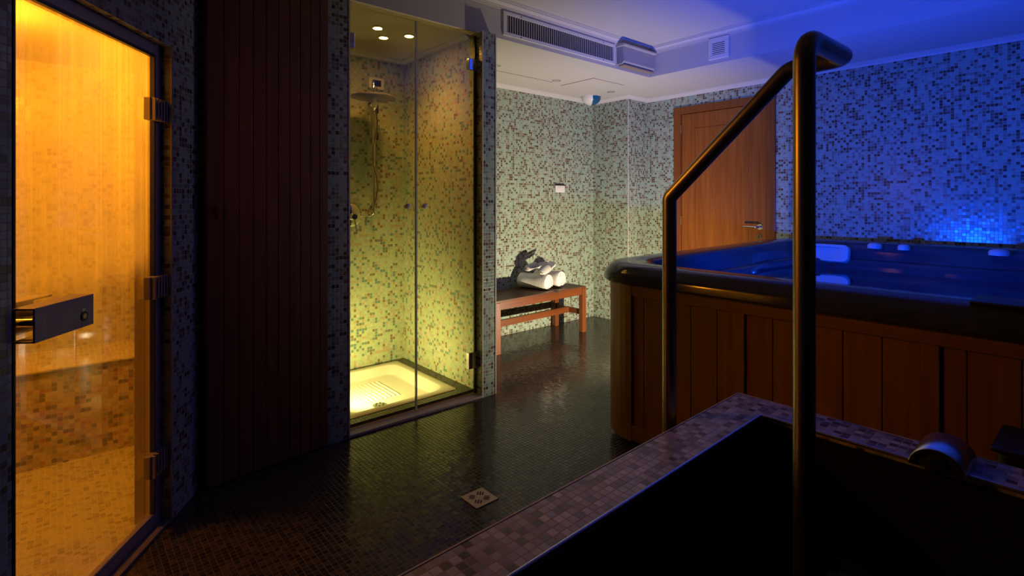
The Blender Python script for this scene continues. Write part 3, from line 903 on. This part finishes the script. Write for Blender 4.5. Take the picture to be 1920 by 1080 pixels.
def towel(x, y, ang, r, ln, label):
    # spiral outline swept along the roll's axis
    n = 110; turns = 3.3
    t = thing('rolled_towel', (x, y, BH), label, 'towel', 'rolled white towels on the bench', rz=ang)
    mb = MB()
    sq = lambda a: 1.0 + .06 * math.cos(2 * a)
    outer, inner = [], []
    for k in range(n):
        f = k / (n - 1); a = -.6 + 2 * PI * turns * f
        rr = r * (1 - .72 * f)
        outer.append((rr * math.cos(a) * sq(a), rr * math.sin(a)))
        th = r * .155
        inner.append(((rr - th) * math.cos(a) * sq(a), (rr - th) * math.sin(a)))
    out = outer + inner[::-1]
    def wob(u, v, yy):
        s = 1 + .025 * math.sin(yy * 37 + u * 30) + .02 * math.sin(v * 50 + yy * 21)
        z = v * s
        if z < -r * .86: z = -r * .86 - (z + r * .86) * -.15
        return (u * s * 1.03, yy, z + r * .90)
    ys = [-ln / 2, -ln / 2 + .006, -ln / 2 + .03] + [-ln / 2 + ln * k / 8 for k in range(1, 8)] + [ln / 2 - .02, ln / 2]
    sc_ = [.965, .99, 1] + [1] * 7 + [.99, .97]
    mb.loft([[wob(u * s, v_ * s, yy) for u, v_ in out] for yy, s in zip(ys, sc_)], True, False, False)
    # end faces as strips between the two spiral lines
    for yy, s in ((ys[0], sc_[0]), (ys[-1], sc_[-1])):
        O = [mb.bm.verts.new(wob(u * s, v_ * s, yy)) for u, v_ in outer]
        I = [mb.bm.verts.new(wob(u * s, v_ * s, yy)) for u, v_ in inner]
        for k in range(n - 1):
            mb.bm.faces.new((O[k], O[k + 1], I[k + 1], I[k]))
        # soft bulging core closing the middle
    core = []
    for yy, s in ((-ln / 2 + .01, .5), (-ln / 2 + .004, .3)):
        core.append([wob(r * s * math.cos(2 * PI * k / 24), r * s * math.sin(2 * PI * k / 24), yy) for k in range(24)])
    mb.loft(core, True, False, True)
    core = [[wob(r * .8 * math.cos(2 * PI * k / 24), r * .8 * math.sin(2 * PI * k / 24), yy) for k in range(24)] for yy in (-ln / 2 + .012, ln / 2 - .012)]
    mb.loft(core, True, True, True)
    mb.xf = Matrix.Translation((x, y, BH)) @ Matrix.Rotation(ang, 4, 'Z')
    mb.build('roll', M['towel'], t, smooth=True)
    return t


towel(3.362, 3.575, math.radians(14), .078, .30, 'rolled white towel at the left of the pair, with slippers on top')
towel(3.560, 3.590, math.radians(12), .084, .28, 'rolled white towel at the right of the pair, nearer the bench end')


def slipper(toe, heel, roll, label):
    toe, heel = Vector(toe), Vector(heel)
    X = (heel - toe).normalized()
    Yv = Vector((0, 0, 1)).cross(X).normalized()
    Zv = X.cross(Yv)
    mt = Matrix((X, Yv, Zv)).transposed().to_4x4()
    mt = Matrix.Translation(toe) @ mt @ Matrix.Rotation(roll, 4, 'X')
    L_ = (heel - toe).length
    t = bpy.data.objects.new('slipper', None); col.objects.link(t)
    t.location = toe; tag(t, label, 'slipper', 'pair of slippers on the rolled towels')
    def wd(u):   # half width along the sole
        return (.028 + .020 * math.sin(PI * min(1, max(0, (u - .0) / 1.0)) ** .8) - .006 * math.exp(-((u - .62) / .12) ** 2)) * min(1, math.sqrt(max(0, u * (1 - u)) * 14 + .02))
    N_ = 22
    def outline(z, k=1.0):
        us = [i / (N_ - 1) for i in range(N_)]
        return [(u * L_, wd(u) * k, z) for u in us] + [(u * L_, -wd(u) * k, z) for u in reversed(us)]
    mb = MB(); mb.loft([outline(0, .96), outline(.003), outline(.011), outline(.014, .95)], True, True, True); mb.xf = mt
    mb.build('sole', M['sole'], t, smooth=True)
    mb = MB(); mb.loft([outline(.0142, .93), outline(.0165, .88)], True, True, True); mb.xf = mt
    mb.build('insole', M['slipper'], t, smooth=True)
    # vamp over the toe half
    mb = MB(); rings = []
    for i in range(9):
        u = .015 + .50 * i / 8
        hh = .016 + .022 * math.sin(min(1, (i + .6) / 6) * PI / 2)
        rings.append([(u * L_, wd(u) * 1.03 * math.cos(PI * k / 14), .010 + hh * math.sin(PI * k / 14)) for k in range(15)])
    mb.loft(rings, False); mb.xf = mt
    up = mb.build('upper', M['slipper'], t, smooth=True)
    so = up.modifiers.new('thickness', 'SOLIDIFY'); so.thickness = .004
    return t


slipper((3.335, 3.475, .588), (3.555, 3.515, .668), 0.35, 'grey and white slipper lying in front across the towel, toe pointing down')
slipper((3.310, 3.655, .606), (3.545, 3.585, .660), 0.25, 'grey and white slipper farther back on the towel, beside the wall')

def floor_lamp(x, y, z, face, label):
    """small spotlight on a plate; the light sits in front of its open head"""
    ul = thing('floor_lamp', (x, y, 0), label, 'lamp', None, rz=0)
    X = Matrix.Translation((x, y, 0)) @ Matrix.Rotation(face, 4, 'Z')
    mb = MB(X); mb.box(-.045, .035, -.03, .03, z - .113, z - .099, .003); mb.build('base', M['blackplastic'], ul)
    mb = MB(X); mb.tube([(-.034, 0, z - .1), (-.034, 0, z - .035)], .006, 10); mb.build('bracket', M['blackplastic'], ul)
    mb = MB(); mb.lathe([(.012, -.062), (.024, -.058), (.028, -.03), (.028, -.014), (.025, -.014), (.022, -.03)], (0, 0, 0), 'Z', 24)
    mb.xf = X @ Matrix.Translation((0, 0, z)) @ Matrix.Rotation(math.radians(52), 4, 'Y')
    mb.build('head', M['blackplastic'], ul, smooth=True)


floor_lamp(LL[0], LL[1], LL[2], math.radians(78), 'small black floor lamp beside the end of the hot tub, lighting the bench wall')
floor_lamp(1.262, 3.00, .155, math.radians(37), 'small black lamp on the shower tray edge behind the left post')

# ------------------------------------------------------------------ hot tub
TX0, TX1, TY0, TY1 = 2.15, 4.66, -0.60, 1.91
tub = thing('hot_tub', (3.4, .66, 0), 'large square hot tub with dark acrylic rim and cedar board skirt, lit blue inside', 'hot tub')
mb = MB()
def ring(off, z, r, lift=1.0, lobe=0.0):
    P = rrect(TX0 + off, TX1 - off, TY0 + off, TY1 - off, max(r, .05), z, 12)
    # more points along the sides
    Q = []
    for i in range(len(P)):
        a, b = Vector(P[i]), Vector(P[(i + 1) % len(P)])
        Q.append(a)
        if i % 13 == 12:
            for k in range(1, 24): Q.append(a.lerp(b, k / 24))
    cx, cy = (TX0 + TX1) / 2, (TY0 + TY1) / 2
    out = []
    for p in Q:
        d = Vector((p.x - cx, p.y - cy, 0))
        q = math.atan2(d.y, d.x)
        s = 1 - lobe * (0.5 + .5 * math.cos(8 * q)) * (1 if lobe else 0)
        zz = p.z + lift * .022 * (p.x - TX0) / (TX1 - TX0)
        out.append((cx + d.x * s, cy + d.y * s, zz))
    return out
rings = [ring(.05, .828, .24), ring(.012, .832, .27), ring(0.0, .842, .28), ring(0.002, .872, .28), ring(.012, .890, .27), ring(.020, .898, .265),
         ring(.030, .916, .26), ring(.052, .928, .25), ring(.085, .932, .23), ring(.17, .928, .20), ring(.195, .920, .19), ring(.213, .900, .18),
         ring(.2165, .868, .20, lobe=.010), ring(.221, .835, .20, lobe=.022), ring(.225, .812, .21, lobe=.032), ring(.262, .806, .21, lobe=.038), ring(.268, .798, .21, lobe=.040), ring(.272, .76, .22, lobe=.04), ring(.30, .62, .24, lobe=.05), ring(.34, .50, .26, lobe=.05), ring(.50, .46, .3, lobe=.04),
         ring(.60, .44, .35), ring(.66, .16, .35), ring(.9, .13, .2)]
mb.loft(rings, True, False, True)
mb.build('shell', M['acrylic'], tub, smooth=True)
# skirt
KX0, KX1, KY0, KY1 = 2.19, 4.62, -.56, 1.87
mb = MB(); mb.loft([rrect(KX0 + .05, KX1 - .05, KY0 + .05, KY1 - .05, .20, z) for z in (0.001, .06)], True, True, True)
mb.build('plinth', M['blackplastic'], tub)
mb = MB(); mb.loft([rrect(KX0 + .035, KX1 - .02, KY0 + .035, KY1 - .035, .20, z) for z in (.05, .845)], True, False, False)
mb.build('inner_skirt', M['dark'], tub)
bx = [1.627, 1.552, 1.432, 1.296, 1.169, 1.092]
bx2 = [1.043, .930, .810, .678, .555, .444]
bx3 = [.394, .326, .199, .07, -.06, -.17]
for seq in (bx, bx2, bx3):
    for a, b in zip(seq[:-1], seq[1:]):
        MB().box(KX0 + .012, KX0 + .026, b + .0012, a - .0012, .10, .79, .003).build('board', M['cedar'], tub)
for y0, y1 in ((1.043, 1.092), (.394, .444), (-.22, -.17)):
    MB().box(KX0, KX0 + .03, y0, y1, .125, .775, .002).build('stile', M['cedar'], tub)
MB().box(KX0, KX0 + .03, -.36, 1.632, .775, .846, .003).build('top_rail', M['cedarrail'], tub)
MB().box(KX0, KX0 + .03, -.36, 1.632, .048, .125, .003).build('bottom_rail', M['cedarrail'], tub)
# curved corner posts
def cpost(cx, cy, sx, sy, r0):
    mb = MB()
    for (a0, a1) in ((-4, 66), (67.5, 94)):
        pts = []
        for k in range(9): 
            a = math.radians(a0 + (a1 - a0) * k / 8)
            pts.append((cx + sx * r0 * math.cos(a), cy + sy * r0 * math.sin(a)))
        for k in range(8, -1, -1):
            a = math.radians(a0 + (a1 - a0) * k / 8)
            pts.append((cx + sx * (r0 - .03) * math.cos(a), cy + sy * (r0 - .03) * math.sin(a)))
        mb.poly(pts, .045, .846)
    mb.build('corner_post', M['cedar'], tub)
cpost(KX0 + .235, 1.635, -1, 1, .238)
cpost(KX0 + .235, -.36, -1, -1, .238)
cpost(KX1 - .235, 1.635, 1, 1, .238)
MB().box(KX0 + .2, KX1 - .2, KY1 - .03, KY1, .05, .846, .003).build('end_panel', M['cedar'], tub)
# headrests, domed knobs and jets
def pillow(cx, cy, z, face, wdt=.30, hgt=.12):
    mb = MB()
    rr_ = lambda s, t: [(p[0], p[1], t) for p in rrect(-wdt / 2 * s, wdt / 2 * s, -hgt / 2 * s, hgt / 2 * s, .035 * s, 0, 8)]
    mb.loft([rr_(1, 0), rr_(1, .02), rr_(.95, .032), rr_(.68, .034), rr_(.60, .022), rr_(.3, .018)], True, True, True)
    mb.xf = Matrix.Translation((cx, cy, z)) @ Matrix.Rotation(face, 4, 'Z') @ Matrix.Rotation(math.radians(-68), 4, 'X') @ Matrix.Rotation(PI, 4, 'X')
    mb.build('headrest', M['pillow'], tub, smooth=True)
def headrest(cx, cy, z, nx, ny, wdt=.32, hgt=.13):
    n = Vector((nx, ny, .28)).normalized(); u = Vector((-ny, nx, 0)).normalized(); v_ = n.cross(u).normalized()
    mb = MB()
    rr_ = lambda s, t: [(p[0], p[1], t) for p in rrect(-wdt / 2 * s, wdt / 2 * s, -hgt / 2 * s, hgt / 2 * s, .04 * s, 0, 8)]
    def ov(s, t): 
        k = len(rr_(1, 0)); return None
    mb.loft([rr_(1, 0), rr_(1, .024), rr_(.95, .034), rr_(.66, .034), rr_(.58, .022), rr_(.3, .018)], True, True, True)
    mt = Matrix((u, v_, n)).transposed().to_4x4()
    mb.xf = Matrix.Translation((cx, cy, z)) @ mt
    mb.build('headrest', M['pillow'], tub, smooth=True)
headrest(4.385, 1.46, .862, -1, 0)
headrest(2.55, -.05, .895, 1, 0, .30, .10)
for y, r in ((1.155, .045), (.985, .036), (.50, .052)):
    mb = MB(); mb.lathe([(r, .918), (r, .938), (r * .85, .950), (r * .4, .957), (.0, .958)], (4.405, y, 0)); mb.build('control_knob', M['pillow'], tub, smooth=True)
for y in (1.43, 1.50):
    mb = MB(); mb.lathe([(.024, 4.352), (.026, 4.372), (.014, 4.352), (.010, 4.38)], (0, y, .785), 'X', 20); mb.build('jet', M['chrome'], tub, smooth=True)
MB().box(2.175, 2.34, .08, .32, .928, .9385, .006).build('control_panel', M['blackplastic'], tub)
mb = MB(); mb.lathe([(.035, 2.37), (.035, 2.385), (.0, 2.392)], (0, 1.0, .80), 'X', 24); mb.build('light_lens', emit('blue_lamp', (.12, .22, 1), 90), tub, smooth=True)
# water
mb = MB()
wr = ring(.266, .757, .22, lift=0, lobe=.038)
vs = [mb.bm.verts.new(p) for p in wr]; mb.bm.faces.new(vs)
wt = mb.build('water', M['water'], None, origin=(3.4, .66, .757))
tag(wt, 'still blue water filling the hot tub to just below its rim', 'water', None, 'stuff')
# ------------------------------------------------------------------ plunge pool in the foreground
PA = math.radians(1.5)
PX = Matrix.Translation((1.752, .853, 0)) @ Matrix.Rotation(PA, 4, 'Z')
pp = thing('plunge_pool', (1.752, .853, 0), 'raised tiled plunge pool with wide mosaic rim in the foreground', 'plunge pool', rz=PA)
PL, PW, T, ZR = -2.05, -1.72, .124, .60
mb = MB(PX)
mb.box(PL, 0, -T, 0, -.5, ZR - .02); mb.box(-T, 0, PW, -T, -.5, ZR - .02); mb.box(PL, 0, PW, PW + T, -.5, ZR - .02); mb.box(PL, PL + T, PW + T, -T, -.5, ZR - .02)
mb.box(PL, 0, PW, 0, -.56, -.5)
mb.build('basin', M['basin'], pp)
mb = MB(PX)
mb.box(PL, 0, -T, 0, ZR - .02, ZR, .002); mb.box(-T, 0, PW, -T, ZR - .02, ZR, .002); mb.box(PL, 0, PW, PW + T, ZR - .02, ZR, .002); mb.box(PL, PL + T, PW + T, -T, ZR - .02, ZR, .002)
mb.build('rim', M['rim'], pp)
mb = MB(PX)
mb.tube([(PL + T, -T - .001, ZR - .004), (-T - .001, -T - .001, ZR - .004), (-T - .001, PW + T, ZR - .004)], .0055, 10)
mb.build('inner_edge_strip', plain('edge_metal', (.55, .53, .55), .3, .9), pp, smooth=True)
mb = MB(PX)
mb.box(PL, 0, 0, .004, ZR - .012, ZR + .001); mb.box(0, .004, PW, .004, ZR - .012, ZR + .001)
mb.build('outer_edge_strip', plain('edge_strip', (.42, .36, .34), .35), pp)
MB(PX).box(-.245, -T, -.80, -.335, -.5, .27, .003).build('step', M['rim'], pp)

# hand rail
hr_r = .0212
XRAIL = 1.417
def arc(p, a, b, r, n=8):
    """points rounding the corner p between the directions towards a and b"""
    p, a, b = Vector(p), Vector(a), Vector(b)
    u, v_ = (a - p).normalized(), (b - p).normalized()
    ang = u.angle(v_)
    d = r / math.tan(ang / 2)
    s, e = p + u * d, p + v_ * d
    ctr = p + (u + v_).normalized() * (r / math.sin(ang / 2))
    out = []
    for k in range(n + 1):
        q = (s - ctr).normalized().slerp((e - ctr).normalized(), k / n) * r
        out.append(ctr + q)
    return out
Ptop = 1.592
A0 = (1.172, .432, -.49); A1 = (1.172, .432, Ptop); A2 = (XRAIL, .430, Ptop); A3 = (XRAIL, .558, Ptop - .004); A4 = (XRAIL, .906, 1.262); A5 = (XRAIL, .906, 0.0)
path = [Vector(A0)] + arc(A1, A0, A2, .052) + arc(A2, A1, A3, .030) + arc(A3, A2, A4, .045, 5) + arc(A4, A3, A5, .026, 5) + [Vector(A5)]
mb = MB(); mb.tube(path, hr_r, 24)
hrl = mb.build('handrail', M['railsteel'], None, smooth=True, origin=(XRAIL, .906, 0))
tag(hrl, 'bent stainless steel handrail rising from the plunge pool and sloping down to the floor', 'handrail')
mb = MB(); mb.lathe([(.042, .0), (.042, .006), (.024, .010), (.0225, .012)], (XRAIL, .906, 0), 'Z'); mb.build('floor_flange', M['railsteel'], hrl, smooth=True)

# steel spout on the rim
sp_ = thing('pool_spout', (1.70, .295, ZR), 'short round steel fitting lying on the far rim of the plunge pool', 'pool fitting', rz=PA)
def arch(r, x, n=20):
    return [(x, .295 + r * math.cos(PI * k / n), ZR + .0006 + .052 / .057 * r * math.sin(PI * k / n)) for k in range(n + 1)]
mb = MB(); mb.loft([arch(.046, 1.604), arch(.054, 1.604), arch(.057, 1.608), arch(.057, 1.738), arch(.052, 1.744)], True, False, True); mb.build('barrel', M['steel'], sp_, smooth=True)
mb = MB(); mb.loft([arch(.0465, 1.610), arch(.0465, 1.616)], True, True, True); mb.build('end_face', M['blackplastic'], sp_)
mb = MB(); mb.lathe([(.016, 1.600), (.018, 1.604), (.018, 1.612)], (0, .295, ZR + .020), 'X', 6); mb.build('nut', M['steel'], sp_)

bb = thing('step_box', (1.95, .06, 0), 'black box standing between the plunge pool and the tub skirt at the right edge', 'box')
mb = MB()
mb.loft([rrect(1.86, 2.08, -.14, .245, .03, 0.001), rrect(1.87, 2.07, -.12, .222, .03, .585), rrect(1.875, 2.065, -.115, .217, .025, .592)], True, True, True)
mb.build('body', M['blackplastic'], bb)
MB().box(1.862, 2.078, -.128, .230, .592, .606, .004).build('lid', M['blackplastic'], bb)
